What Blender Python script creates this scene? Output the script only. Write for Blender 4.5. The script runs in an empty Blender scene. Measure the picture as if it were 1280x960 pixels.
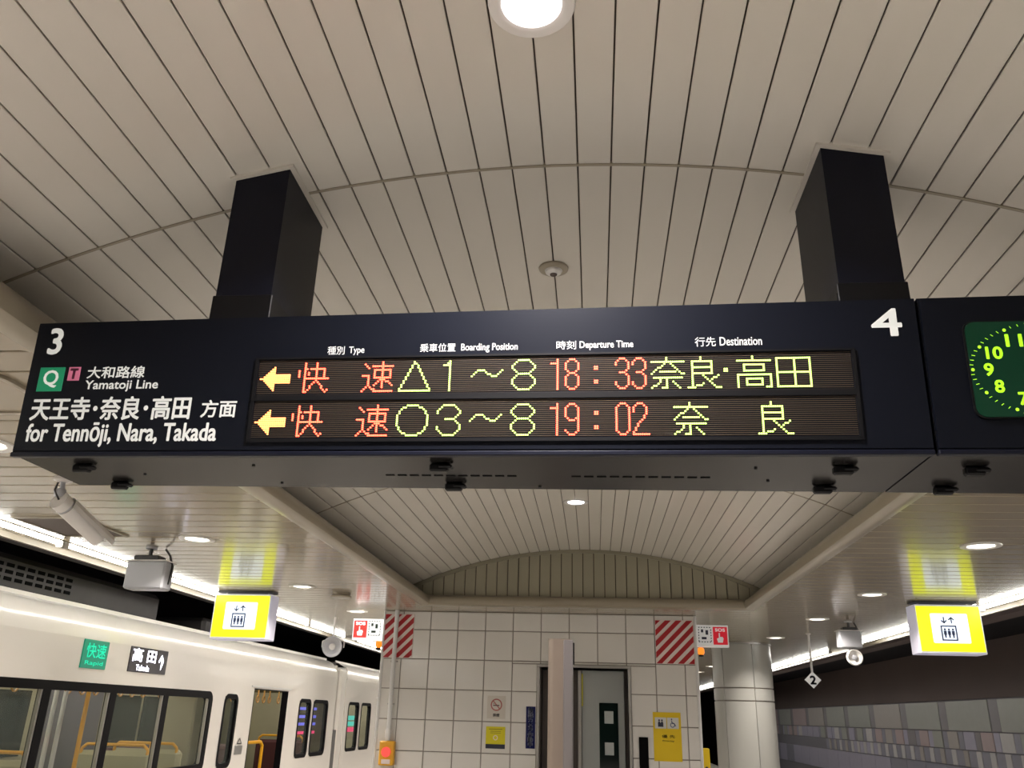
import bpy, math, random
from mathutils import Vector, Matrix
random.seed(7)
C = bpy.context.scene.collection
SC = bpy.context.scene

# ------------------------------------------------------------------ camera, world, exposure
EYE = 1.6
cam_d = bpy.data.cameras.new('camera'); cam = bpy.data.objects.new('camera', cam_d); C.objects.link(cam)
cam_d.sensor_fit = 'HORIZONTAL'; cam_d.sensor_width = 36.0; cam_d.lens = 1040.0/1280.0*36.0
cam_d.clip_start = 0.05; cam_d.clip_end = 300
_yv = Vector((104, 418, 1040)).normalized()           # where the platform axis runs to
_zv = Vector((75, -2630, 1040)); _zv = (_zv - _yv*_zv.dot(_yv)).normalized()
_xv = _yv.cross(_zv)
if _xv[0] < 0: _xv = -_xv
right = Vector((_xv[0], _yv[0], _zv[0])); down = Vector((_xv[1], _yv[1], _zv[1])); fwd = Vector((_xv[2], _yv[2], _zv[2]))
cam.matrix_world = Matrix(((right[0], -down[0], -fwd[0], 0), (right[1], -down[1], -fwd[1], 0), (right[2], -down[2], -fwd[2], EYE), (0, 0, 0, 1)))
SC.camera = cam
SC.view_settings.view_transform = 'Standard'; SC.view_settings.look = 'None'
SC.view_settings.exposure = 0.38; SC.view_settings.gamma = 1.0; SC.view_settings.use_curve_mapping = False
w = bpy.data.worlds.new('underground_dark'); SC.world = w; w.use_nodes = True
w.node_tree.nodes['Background'].inputs[0].default_value = (0.9, 0.85, 0.75, 1)
w.node_tree.nodes['Background'].inputs[1].default_value = 0.02
TUBE_E = 17.0       # platform edge tubes
DOWN_W = 24.0       # watt of a downlight
VAULT_W = 90.0
TRAIN_E = 6.0

# ------------------------------------------------------------------ helpers
def mat(name, col, rough=0.5, metal=0.0, emis=None, es=0.0, noise=0.0, nscale=6.0, coat=0.0, bump=0.0, spec=0.5, trans=0.0, alpha=1.0):
    m = bpy.data.materials.new(name); m.use_nodes = True
    nt = m.node_tree; b = nt.nodes['Principled BSDF']
    b.inputs['Base Color'].default_value = (*col, 1); b.inputs['Roughness'].default_value = rough
    b.inputs['Metallic'].default_value = metal; b.inputs['Specular IOR Level'].default_value = spec
    if coat: b.inputs['Coat Weight'].default_value = coat; b.inputs['Coat Roughness'].default_value = 0.12
    if trans: b.inputs['Transmission Weight'].default_value = trans
    if alpha < 1: b.inputs['Alpha'].default_value = alpha
    if emis: b.inputs['Emission Color'].default_value = (*emis, 1); b.inputs['Emission Strength'].default_value = es
    if noise or bump:
        tc = nt.nodes.new('ShaderNodeTexCoord'); n = nt.nodes.new('ShaderNodeTexNoise')
        n.inputs['Scale'].default_value = nscale; n.inputs['Detail'].default_value = 4
        nt.links.new(tc.outputs['Object'], n.inputs['Vector'])
        if noise:
            mr = nt.nodes.new('ShaderNodeMapRange'); mr.inputs[3].default_value = 1-noise; mr.inputs[4].default_value = 1+noise
            mx = nt.nodes.new('ShaderNodeVectorMath'); mx.operation = 'SCALE'; mx.inputs[0].default_value = col
            nt.links.new(n.outputs[0], mr.inputs[0]); nt.links.new(mr.outputs[0], mx.inputs['Scale'])
            nt.links.new(mx.outputs[0], b.inputs['Base Color'])
        if bump:
            bp = nt.nodes.new('ShaderNodeBump'); bp.inputs['Strength'].default_value = bump; bp.inputs['Distance'].default_value = 0.01
            nt.links.new(n.outputs[0], bp.inputs['Height']); nt.links.new(bp.outputs[0], b.inputs['Normal'])
    return m

class MB:
    def __init__(s): s.v = []; s.f = []; s.mi = []; s.cur = 0
    def add(s, vs, fs):
        o = len(s.v); s.v += [tuple(p) for p in vs]
        for f in fs: s.f.append(tuple(i+o for i in f)); s.mi.append(s.cur)
        return s
    def box(s, x0, x1, y0, y1, z0, z1):
        return s.add([(x0,y0,z0),(x1,y0,z0),(x1,y1,z0),(x0,y1,z0),(x0,y0,z1),(x1,y0,z1),(x1,y1,z1),(x0,y1,z1)],
                     [(0,3,2,1),(4,5,6,7),(0,1,5,4),(1,2,6,5),(2,3,7,6),(3,0,4,7)])
    def bbox(s, x0, x1, y0, y1, z0, z1, b):       # box with chamfered edges
        xs=(x0,x1); ys=(y0,y1); zs=(z0,z1); V=[]; idx={}
        for i in (0,1):
            for j in (0,1):
                for k in (0,1):
                    sx=1-2*i; sy=1-2*j; sz=1-2*k
                    for a,(dx,dy,dz) in enumerate(((0,b,b),(b,0,b),(b,b,0))):
                        idx[(i,j,k,a)] = len(V); V.append((xs[i]+sx*dx, ys[j]+sy*dy, zs[k]+sz*dz))
        F=[]
        for i in (0,1):
            q=[idx[(i,0,0,0)],idx[(i,1,0,0)],idx[(i,1,1,0)],idx[(i,0,1,0)]]; F.append(q if i else q[::-1])
            q=[idx[(0,i,0,1)],idx[(0,i,1,1)],idx[(1,i,1,1)],idx[(1,i,0,1)]]; F.append(q if i else q[::-1])
            q=[idx[(0,0,i,2)],idx[(1,0,i,2)],idx[(1,1,i,2)],idx[(0,1,i,2)]]; F.append(q if i else q[::-1])
        for i in (0,1):
            for j in (0,1):
                F.append([idx[(i,j,0,0)],idx[(i,j,0,1)],idx[(i,j,1,1)],idx[(i,j,1,0)]])
                F.append([idx[(i,0,j,0)],idx[(i,0,j,2)],idx[(i,1,j,2)],idx[(i,1,j,0)]])
                F.append([idx[(0,i,j,1)],idx[(0,i,j,2)],idx[(1,i,j,2)],idx[(1,i,j,1)]])
                for k in (0,1): F.append([idx[(i,j,k,0)],idx[(i,j,k,1)],idx[(i,j,k,2)]])
        c=Vector(((x0+x1)/2,(y0+y1)/2,(z0+z1)/2)); G=[]
        for f in F:
            p=[Vector(V[t]) for t in f]; n=(p[1]-p[0]).cross(p[2]-p[0])
            G.append(f if n.dot(sum(p,Vector())/len(p)-c) > 0 else f[::-1])
        return s.add(V, G)
    def cyl(s, p0, p1, r0, r1=None, n=16, caps=True):
        r1 = r0 if r1 is None else r1; p0=Vector(p0); p1=Vector(p1); d=(p1-p0).normalized()
        a = d.orthogonal().normalized(); b = d.cross(a); V=[]
        for p,r in ((p0,r0),(p1,r1)):
            for k in range(n):
                t=2*math.pi*k/n; V.append(p+(a*math.cos(t)+b*math.sin(t))*r)
        F=[(k,(k+1)%n,n+(k+1)%n,n+k) for k in range(n)]
        if caps: F += [tuple(range(n))[::-1], tuple(range(n,2*n))]
        return s.add(V,F)
    def tube(s, pts, r, n=8):
        for a,b in zip(pts[:-1],pts[1:]): s.cyl(a,b,r,n=n)
        return s
    def lathe(s, prof, c=(0,0,0), axis='z', n=24):   # prof: (radius, height)
        V=[];m=len(prof)
        for k in range(n):
            t=2*math.pi*k/n
            for r,h in prof:
                x,y=r*math.cos(t),r*math.sin(t)
                p={'z':(x,y,h),'y':(x,h,y),'x':(h,x,y)}[axis]; V.append((c[0]+p[0],c[1]+p[1],c[2]+p[2]))
        F=[]
        for k in range(n):
            for j in range(m-1): F.append((k*m+j,((k+1)%n)*m+j,((k+1)%n)*m+j+1,k*m+j+1))
        return s.add(V,F)
    def prism(s, poly, y0, y1):                     # polygon in xz, extruded along y
        n=len(poly); V=[(x,y0,z) for x,z in poly]+[(x,y1,z) for x,z in poly]
        return s.add(V,[tuple(range(n)),tuple(range(n,2*n))[::-1]]+[(k,n+k,n+(k+1)%n,(k+1)%n) for k in range(n)])
    def disc(s, cx, cz, r, y, n=20, rz=None):       # facing -y
        rz = rz or r
        return s.add([(cx+r*math.cos(-2*math.pi*k/n), y, cz+rz*math.sin(-2*math.pi*k/n)) for k in range(n)], [tuple(range(n))[::-1]])
    def mesh(s, name, m, smooth=False):
        me = bpy.data.meshes.new(name); me.from_pydata(s.v, [], s.f); me.update()
        for q in (m if isinstance(m,(list,tuple)) else [m]): me.materials.append(q)
        if isinstance(m,(list,tuple)): me.polygons.foreach_set('material_index', s.mi)
        if smooth: me.polygons.foreach_set('use_smooth',[True]*len(me.polygons))
        me.validate(); me.update()
        return me
    def build(s, name, m, parent=None, smooth=False, loc=(0,0,0), fix=True):
        me = s.mesh(name, m, smooth)
        if smooth and len(me.polygons)<20000:
            import bmesh
            bm=bmesh.new(); bm.from_mesh(me); bmesh.ops.remove_doubles(bm, verts=bm.verts, dist=1e-5); bmesh.ops.recalc_face_normals(bm, faces=bm.faces)
            bm.to_mesh(me); bm.free()
            me.set_sharp_from_angle(angle=math.radians(35))
        elif fix and len(me.polygons)<3000:
            import bmesh
            bm=bmesh.new(); bm.from_mesh(me); bmesh.ops.recalc_face_normals(bm, faces=bm.faces); bm.to_mesh(me); bm.free()
        o = bpy.data.objects.new(name, me); C.objects.link(o); o.location = loc
        if parent: o.parent = parent
        return o

def link_mesh(name, me, parent=None, loc=(0,0,0), rot=(0,0,0), scale=(1,1,1)):
    o = bpy.data.objects.new(name, me); C.objects.link(o); o.location=loc; o.rotation_euler=rot; o.scale=scale
    if parent: o.parent = parent
    return o
def tag(o, label, cat, group=None):
    o['label']=label; o['category']=cat
    if group: o['group']=group
    return o
def thing(name, label, cat, loc=(0,0,0), rotz=0, group=None):
    o = bpy.data.objects.new(name, None); C.objects.link(o); o.location=loc; o.rotation_euler=(0,0,rotz); o.empty_display_size=0.1
    return tag(o,label,cat,group)
def struct(o, label=None):
    o['kind']='structure'
    if label: o['label']=label
    return o
def setting(name, loc=(0,0,0)):
    o = bpy.data.objects.new(name, None); C.objects.link(o); o.location=loc; o['kind']='structure'; o.empty_display_size=0.1
    return o
def copy_tree(o, parent=None):
    c = o.copy(); C.objects.link(c); c.parent = parent
    for ch in [x for x in bpy.data.objects if x.parent is o]: copy_tree(ch, c)
    return c
def text(parent, name, s, x0, z0, x1, z1, y, m, bold=0.0, label=None, rot=0):
    """lettering filled into the rectangle x0..x1, z0..z1 of the plane y (read from -y)"""
    cu = bpy.data.curves.new(name,'FONT'); cu.body = s; cu.size = 1; cu.resolution_u = 3
    t = bpy.data.objects.new('tmp', cu); C.objects.link(t); bpy.context.view_layer.update()
    me = bpy.data.meshes.new_from_object(t); C.objects.unlink(t); bpy.data.objects.remove(t)
    xs=[v.co.x for v in me.vertices]; ys=[v.co.y for v in me.vertices]
    a,b,c,d = min(xs),max(xs),min(ys),max(ys)
    for v in me.vertices:
        v.co = ((v.co.x-a)/(b-a)*(x1-x0)+x0, y, (v.co.y-c)/(d-c)*(z1-z0)+z0)
    if bold:
        n=len(me.vertices); base=[v.co.copy() for v in me.vertices]; fs=[tuple(p.vertices) for p in me.polygons]
        h=(d-c) if len(s.split('\n'))==1 else (d-c)/len(s.split('\n')); em=(z1-z0)/(d-c); V=[]; F=[]
        for k in range(6):
            t=k*math.pi/3; dx,dz=bold*em*math.cos(t),bold*em*math.sin(t)
            V+=[(q.x+dx,q.y,q.z+dz) for q in base]; F+=[tuple(i+n*k for i in f) for f in fs]
        me=bpy.data.meshes.new(name); me.from_pydata(V,[],F); me.update()
    me.name=name; me.materials.clear(); me.materials.append(m)
    o = bpy.data.objects.new(name, me); C.objects.link(o); o.parent = parent
    if label: o['label']=label
    return o

# ------------------------------------------------------------------ materials
M = {}
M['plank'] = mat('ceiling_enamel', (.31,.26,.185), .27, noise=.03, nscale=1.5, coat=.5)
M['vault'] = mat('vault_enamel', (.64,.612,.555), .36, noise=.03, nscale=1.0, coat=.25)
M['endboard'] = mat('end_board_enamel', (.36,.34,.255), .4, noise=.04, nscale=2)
M['gap'] = mat('gap_backing', (.10,.08,.06), .9)
M['mould'] = mat('moulding_enamel', (.31,.27,.20), .33, noise=.03, nscale=2, coat=.3)
M['floor'] = mat('floor_stone', (.50,.48,.45), .35, noise=.12, nscale=9)
M['black'] = mat('sign_black', (.004,.005,.009), .38, noise=.1, nscale=3, spec=.13)
M['blackbot'] = mat('sign_underside', (.012,.011,.011), .24, noise=.12, nscale=2, spec=.14)
M['post'] = mat('post_dark', (.004,.005,.012), .42, noise=.1, spec=.2)
M['clip'] = mat('latch_black', (.004,.004,.005), .45, spec=.2)
M['dark'] = mat('dark_slot', (.002,.002,.002), .8, spec=.1)
M['white'] = mat('white_lettering', (.78,.78,.76), .5, emis=(.9,.9,.85), es=.18)
M['whitep'] = mat('white_paint', (.72,.72,.71), .4, noise=.03)
M['green'] = mat('line_green', (.0,.30,.14), .45, emis=(0,.5,.2), es=.06)
M['pink'] = mat('line_pink', (.72,.20,.34), .45, emis=(.8,.2,.4), es=.06)
M['pinkink'] = mat('pink_ink', (.16,.03,.07), .5)
M['louver'] = mat('led_louvre', (.12,.088,.06), .7, spec=.2)
M['ledback'] = mat('led_backing', (.42,.31,.20), .7, spec=.2)
M['ledoff'] = mat('led_unlit', (.30,.25,.19), .5)
M['ledred'] = mat('led_red', (.3,.02,.01), .5, emis=(1.0,.052,.025), es=10)
M['ledamb'] = mat('led_amber', (.3,.1,.02), .5, emis=(1.0,.32,.085), es=3.8)
M['ledgrn'] = mat('led_yellow_green', (.2,.3,.05), .5, emis=(.58,.85,.15), es=3.4)
M['dial'] = mat('clock_dial', (.002,.022,.011), .35, spec=.2, emis=(.01,.10,.04), es=.10)
M['dialfig'] = mat('clock_figures', (.3,.6,.02), .5, emis=(.36,.85,.02), es=.95)
M['tube'] = mat('tube_light', (1,1,1), .5, emis=(1,.97,.90), es=TUBE_E)
M['lens'] = mat('downlight_lens', (1,1,1), .5, emis=(1,.93,.80), es=6)
M['lensv'] = mat('vault_downlight_lens', (1,1,1), .5, emis=(1,.90,.92), es=9)
M['lamp_ring'] = mat('downlight_ring', (.75,.74,.72), .3)
M['casing'] = mat('lamp_casing', (.62,.60,.56), .4)
M['void'] = mat('track_void', (.012,.010,.014), .9, noise=.3, nscale=1)
M['upwall'] = mat('upper_wall_brown', (.14,.107,.10), .7, noise=.15, nscale=.6)
M['tile'] = mat('glazed_tile', (.76,.74,.70), .12, noise=.02, nscale=1.2, spec=.6)
M['grout'] = mat('tile_joint', (.33,.30,.27), .8)
M['metal'] = mat('brushed_steel', (.50,.49,.47), .32, metal=.8, noise=.05)
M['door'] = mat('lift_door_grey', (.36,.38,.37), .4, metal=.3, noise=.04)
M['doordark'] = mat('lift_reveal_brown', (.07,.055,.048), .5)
M['glassdk'] = mat('dark_glass', (.006,.014,.012), .08)
M['paper'] = mat('paper_note', (.42,.45,.44), .6)
M['red'] = mat('stripe_red', (.42,.012,.018), .4)
M['stripew'] = mat('stripe_white', (.80,.70,.66), .45)
M['sosred'] = mat('sos_red', (.55,.01,.025), .4, emis=(.8,.02,.04), es=.25)
M['soswhite'] = mat('sos_white', (.74,.74,.72), .4, emis=(1,1,1), es=.12)
M['sosred2'] = mat('sos_red_bright', (.75,.06,.05), .4, emis=(1,.10,.08), es=.5)
M['soswhite2'] = mat('sos_white_bright', (.85,.85,.82), .4, emis=(1,1,1), es=.7)
M['ink'] = mat('dark_ink', (.02,.025,.05), .5)
M['yellow'] = mat('backlit_yellow', (.7,.72,.01), .35, emis=(.82,.90,.003), es=.85)
M['panelw'] = mat('backlit_white', (.75,.78,.82), .35, emis=(.72,.82,.98), es=.8)
M['signbox'] = mat('sign_box_white', (.70,.69,.80), .4, emis=(.8,.8,1), es=.15)
M['iconink'] = mat('icon_ink', (.03,.05,.14), .5)
M['orange'] = mat('orange_lens', (.9,.25,.02), .3, emis=(1,.3,.02), es=.6)
M['poster'] = mat('poster_yellow', (.78,.55,.005), .5)
M['notice'] = mat('notice_yellow', (.70,.62,.01), .5)
M['blue'] = mat('label_blue', (.006,.009,.085), .5, spec=.2)
M['bluetxt'] = mat('label_text', (.75,.78,.92), .5)
M['pillar'] = mat('pillar_panel', (.50,.50,.465), .28, noise=.03, nscale=1)
M['polebeige'] = mat('post_beige', (.42,.345,.29), .3, metal=.25, noise=.03)
M['polegrey'] = mat('post_grey', (.36,.335,.34), .3, metal=.3)
M['camgrey'] = mat('camera_grey', (.42,.43,.46), .4)
M['camwhite'] = mat('camera_white', (.72,.70,.68), .35)
M['cable'] = mat('cable_black', (.02,.02,.02), .5)
M['train'] = mat('train_body', (.90,.86,.80), .26, noise=.015, nscale=.7, coat=.4)
M['trainfr'] = mat('window_gasket', (.003,.0025,.004), .5, spec=.12)
M['tglass'] = mat('train_glass', (.3,.34,.30), .04, alpha=.10)
M['inwall'] = mat('train_interior', (.36,.335,.22), .5, noise=.05)
M['endlin'] = mat('train_end_olive', (.10,.085,.035), .6)
M['infloor'] = mat('train_floor', (.13,.11,.10), .6)
M['indoor'] = mat('interior_door', (.16,.155,.17), .35, metal=.3)
M['seat'] = mat('seat_olive', (.42,.40,.24), .8)
M['seatred'] = mat('seat_maroon', (.075,.018,.018), .8)
M['yrail'] = mat('grab_rail_yellow', (.85,.42,.01), .35)
M['orail'] = mat('hand_strap_orange', (.62,.32,.07), .4)
M['intube'] = mat('carriage_lamp', (1,1,1), .5, emis=(1,.96,.82), es=TRAIN_E)
M['acgrey'] = mat('roof_unit_grey', (.065,.058,.056), .6, noise=.15)
M['roofdk'] = mat('train_roof_grey', (.16,.15,.14), .6)
M['dispg'] = mat('display_green', (.0,.22,.12), .3, emis=(0,.22,.14), es=.4)
M['dispgl'] = mat('display_cyan_text', (.0,.6,.45), .3, emis=(.03,.7,.5), es=.45)
M['dispd'] = mat('display_black', (.035,.03,.038), .3)
M['dispw'] = mat('display_white_text', (.9,.9,.95), .3, emis=(.95,.93,1), es=1.1)
M['reflblue'] = mat('reflection_blue', (.1,.1,.4), .3, emis=(.16,.17,.8), es=.7)  # glowing colours that stand in for reflections in the train windows
M['reflcyan'] = mat('reflection_cyan', (.05,.4,.35), .3, emis=(.06,.55,.45), es=.7)
M['reflpink'] = mat('reflection_pink', (.5,.05,.15), .3, emis=(.8,.05,.16), es=.7)
M['bellows'] = mat('gangway_bellows', (.13,.125,.12), .8)
M['ballast'] = mat('track_ballast', (.06,.055,.05), .95, bump=.8, nscale=25, noise=.3)
M['hatchdk'] = mat('hatch_dark', (.10,.075,.065), .7)
mos = [mat('mosaic_%s'%n, c, .35, noise=.06) for n,c in (('rose_grey',(0.655,0.539,0.553)),('warm_grey',(0.601,0.564,0.546)),('green_grey',(0.528,0.546,0.517)),('lavender',(0.60,0.58,0.72)),('dark_grey',(0.346,0.328,0.364)),('pale',(0.819,0.801,0.819)),('slate',(0.400,0.400,0.491)))]
M['mosback'] = mat('mosaic_backing', (.30,.29,.33), .7)

# ------------------------------------------------------------------ floor, ceiling, walls
CEIL = 2.95; YE = 11.25; XC = -.13; R_ = 5.65; ZA = 3.71; Y0 = -9.9; Y1 = 60.0
XL, XR = -5.02, 4.78                     # ends of the flat ceiling over the platform edges
fl = struct(MB().box(-5.02,4.78,-14,Y1,-.3,0).build('floor', M['floor']), 'grey stone platform floor')
ts = MB(); ts.box(-5.0,4.76,-14,Y1,-1.1,-.3); struct(ts.build('trim_1', M['ballast']))
tb = MB(); tb.box(-9.6,-5.02,-14,Y1,-1.3,-1.1); tb.box(4.78,8.6,-14,Y1,-1.3,-1.1); struct(tb.build('trim_2', M['ballast']))
struct(MB().box(-9.8,-9.6,-14,Y1,-1.3,4.9).build('wall_left', M['void']))
ov = MB(); ov.box(-9.8,-5.1,-14,Y1,4.7,4.9); ov.box(-5.12,-5.02,-14,Y1,2.98,4.9); ov.box(4.78,4.86,-14,Y1,2.98,3.5); ov.box(4.78,8.8,-14,Y1,3.4,3.5)
ov.box(-5.12,4.86,-14,Y1,4.8,4.9)
struct(ov.build('trim_3', M['void']), 'black void above the tracks')
struct(MB().box(-9.8,8.8,-14.2,-14,-1.3,4.9).build('wall_back', M['void']))
struct(MB().box(-9.8,8.8,Y1,Y1+.2,-1.3,4.9).build('wall_front', M['void']))

# flat ceiling: cross boards
ceiling = setting('ceiling')
bk = MB()
bk.box(XL,-2.42,-14,YE+.1,CEIL+.022,CEIL+.06); bk.box(2.16,XR,-14,YE+.1,CEIL+.022,CEIL+.06); bk.box(XL,XR,YE+.1,Y1,CEIL+.022,CEIL+.06)
bk.build('backing_board', M['gap'], ceiling)
P = .2155
def cross_plank(x0, x1):
    w_=P-.014; t=.014; m=MB()
    prof=[(0,t),(0,.003),(.004,0),(w_-.004,0),(w_,.003),(w_,t)]
    V=[(x0,a,b) for a,b in prof]+[(x1,a,b) for a,b in prof]; n=len(prof)
    m.add(V,[(k,k+1,n+k+1,n+k) for k in range(n-1)]+[tuple(range(n)),tuple(range(n,2*n))[::-1],(0,n,2*n-1,n-1)])
    return m
pl_L = cross_plank(XL+.02,-2.30).mesh('plank', M['plank']); pl_R = cross_plank(2.04,XR-.02).mesh('plank', M['plank'])
pl_F = cross_plank(XL+.02,XR-.02).mesh('plank', M['plank'])
for me in (pl_L,pl_R,pl_F):
    import bmesh
    bm=bmesh.new(); bm.from_mesh(me); bmesh.ops.recalc_face_normals(bm, faces=bm.faces); bm.to_mesh(me); bm.free()
yk = 2.957 - P*16 ; rest = MB(); k=0
y=-0.49
while y < YE-.02:
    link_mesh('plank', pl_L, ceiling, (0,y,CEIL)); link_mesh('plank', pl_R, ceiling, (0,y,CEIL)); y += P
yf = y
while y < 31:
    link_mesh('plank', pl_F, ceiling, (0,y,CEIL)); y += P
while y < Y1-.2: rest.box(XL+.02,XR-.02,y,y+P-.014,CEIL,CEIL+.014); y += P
y=-.49-P
while y > -13.9:
    rest.box(XL+.02,-2.30,y,y+P-.014,CEIL,CEIL+.014); rest.box(2.04,XR-.02,y,y+P-.014,CEIL,CEIL+.014); y -= P
ro = rest.build('far_planks', M['plank'], ceiling); ro['kind']='stuff'
# fill strip between the end of the vault and the first full plank
# vault: long boards on an arc, three and a half bays
vault = setting('ceiling_vault'); vault['label']='shallow barrel vault of long cream enamel boards'
SP=.136; half = math.asin(2.33/R_)*R_
joints=[-9.9,-5.6,-1.375,2.85,7.075,11.30]
def vp(s, r=R_):
    a=s/R_; return (XC+math.sin(a)*r, ZA-R_+math.cos(a)*r)
bb=MB(); n=36
V=[];F=[]
for i in range(n+1):
    s=-half-.02+(2*half+.04)*i/n; x,z=vp(s,R_+.03); V+= [(x,Y0,z),(x,11.34,z)]
for i in range(n): F.append((2*i,2*i+1,2*i+3,2*i+2))
bb.add(V,F); bb.box(-2.56,-2.47,Y0,11.34,2.96,3.26); bb.box(2.21,2.3,Y0,11.34,2.96,3.26)
bb.build('backing_board', M['gap'], vault, fix=False)
edges=[-.056+SP*k for k in range(-19,21)]
edges=[e for e in edges if -half+.05 < e < half-.05]
edges=[-half]+edges+[half]
meshes={}
for j0,j1 in zip(joints[:-1],joints[1:]):
    L=j1-j0-.014
    for e0,e1 in zip(edges[:-1],edges[1:]):
        wdt=e1-e0-.006; key=(round(wdt,4),round(L,3))
        if key not in meshes:
            m=MB(); ns=4; top=[];bot=[]
            pts=[(-wdt/2, .012),(-wdt/2,.002)]+[(-wdt/2+wdt*q/ns+(.003 if q==0 else -.003 if q==ns else 0), -( (wdt/2)**2-(-wdt/2+wdt*q/ns)**2)/(2*R_)*-1) for q in range(ns+1)]+[(wdt/2,.002),(wdt/2,.012)]
            nn=len(pts); VV=[(a,0,b) for a,b in pts]+[(a,L,b) for a,b in pts]
            m.add(VV,[(k,k+1,nn+k+1,nn+k) for k in range(nn-1)]+[tuple(range(nn)),tuple(range(nn,2*nn))[::-1],(0,nn,2*nn-1,nn-1)])
            me=m.mesh('plank',M['vault'])
            bm=bmesh.new(); bm.from_mesh(me); bmesh.ops.recalc_face_normals(bm, faces=bm.faces); bm.to_mesh(me); bm.free()
            meshes[key]=me
        sm=(e0+e1)/2; x,z=vp(sm)
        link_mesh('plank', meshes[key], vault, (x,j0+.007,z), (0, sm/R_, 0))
    if j0>-3:      # slim cover bead over the joint
        m=MB(); V=[];F=[]; nn=40
        for i in range(nn+1):
            s=-half+2*half*i/nn; x,z=vp(s,R_-.003); x2,z2=vp(s,R_+.01)
            V+=[(x,j0-.009,z),(x,j0+.005,z),(x2,j0+.005,z2),(x2,j0-.009,z2)]
        for i in range(nn):
            for q in range(4): F.append((4*i+q,4*i+(q+1)%4,4*i+4+(q+1)%4,4*i+4+q))
        m.add(V,F); m.build('joint_bead', M['mould'], vault)
# end of the vault: upright boards under the arc
endw = setting('wall_vault_end')
MB().box(-2.6,2.35,11.40,11.46,2.97,3.80).build('backing_board', M['gap'], endw)
x=-2.46; EB=.145
while x<2.2:
    x1=min(x+EB-.012,2.2)
    zt=lambda q: ZA-R_+math.sqrt(max(0,R_**2-(q-XC)**2))-.01
    m=MB().prism([(x,3.02),(x1,3.02),(x1,zt(x1)),(x,zt(x))],11.37,11.395); m.build('board', M['endboard'], endw); x+=EB
ca=MB(); V=[];F=[]
for i in range(41):
    s=-half+2*half*i/40; xa,za=vp(s,R_-.035); xb,zb=vp(s,R_+.01); V+=[(xa,11.345,za),(xb,11.345,zb),(xb,11.37,zb),(xa,11.37,za)]
for i in range(40):
    for q in range(4): F.append((4*i+q,4*i+(q+1)%4,4*i+4+(q+1)%4,4*i+4+q))
ca.add(V,F); ca.build('arch_bead', M['endboard'], endw)

# bullnose moulding round the vault opening
prof=[(-.24,.016),(-.10,-.004),(-.05,0),(-.015,.02),(0,.055),(0,.085),(-.015,.115),(-.05,.135),(-.12,.14),(-.24,.14)]
XI0,XI1=-2.19,1.93
mo=MB(); V=[];F=[]; np_=len(prof)
for (px,py,dx,dy) in ((XI0,Y0,-1,0),(XI0,YE,-1,1),(XI1,YE,1,1),(XI1,Y0,1,0)):
    for o_,h in prof: V.append((px-dx*o_*1.0 if dx>0 else px-dx*o_*1.0, py-dy*o_, CEIL+h))
V=[]
for (px,py,dx,dy) in ((XI0,Y0,-1,0),(XI0,YE,-1,1),(XI1,YE,1,1),(XI1,Y0,1,0)):
    for o_,h in prof: V.append((px+dx*(-o_), py+dy*(-o_), CEIL+h))
for i in range(3):
    for q in range(np_-1): F.append((i*np_+q,i*np_+q+1,(i+1)*np_+q+1,(i+1)*np_+q))
mo.add(V,F); struct(mo.build('trim_4', M['mould'], smooth=True), 'rounded beige moulding framing the vaulted ceiling')

# ceiling edge fascias along the tracks
for nm,xa,xb in (('trim_5',XL-.01,XL+.03),('trim_6',XR-.03,XR+.01)):
    m=MB(); m.box(xa,xb,-14,Y1,CEIL-.05,CEIL+.06); struct(m.build(nm, M['mould']))
cb=MB(); cb.box(-5.45,-5.35,-14,Y1,2.98,3.03); cb.cyl((-5.6,-14,3.2),(-5.6,Y1,3.2),.03,n=8); cb.cyl((-5.75,-14,3.12),(-5.75,Y1,3.12),.02,n=8)
struct(cb.build('trim_7', M['acgrey']),'dark conduits above the train')
cb=MB(); cb.box(4.95,5.2,-14,Y1,2.90,3.0); cb.cyl((5.6,-14,3.05),(5.6,Y1,3.05),.05,n=8)
struct(cb.build('trim_8', M['upwall']),'dark ducts above the empty track')

# right track wall with its mosaic of panels
wr = setting('wall_right')
MB().box(8.58,8.8,-14,Y1,-1.3,3.5).build('wall_surface', M['mosback'], wr)
MB().box(8.50,8.58,-14,Y1,2.24,3.45).build('upper_band', M['upwall'], wr)
pcache={}
def wall_panel(y0,y1,z0,z1,mi,d):
    k=(round(y1-y0,2),round(z1-z0,2),mi)
    if k not in pcache: pcache[k]=MB().bbox(0,.05,0,k[0]-.012,0,k[1]-.012,.006).mesh('panel', mos[mi])
    link_mesh('panel', pcache[k], wr, (8.53-d,y0,z0))
y=9.0; np2=0
while y<46:
    wall_panel(y,y+2.35,1.56,2.22,random.choice((0,0,1,2,2,1)),.01)
    wall_panel(y+2.36,y+2.83,1.56,2.22,4,0)
    for q in range(3):
        a=y+.94*q; wall_panel(a,a+.62,1.16,1.55,random.choice((0,1,5,3,2,4)),random.choice((0,.01))); wall_panel(a+.63,a+.93,1.16,1.55,random.choice((3,6,4)),0)
    if y<34:
        for q in range(4):
            a=y+.707*q
            wall_panel(a,a+.28,.80,1.15,random.choice((5,5,1)),.01); wall_panel(a+.29,a+.70,.80,1.15,random.choice((3,6,6)),0)
    wall_panel(y,y+1.4,.1,.79,random.choice((3,6)),0); wall_panel(y+1.41,y+2.83,.1,.79,random.choice((3,3,6)),0)
    y+=2.84

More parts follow.
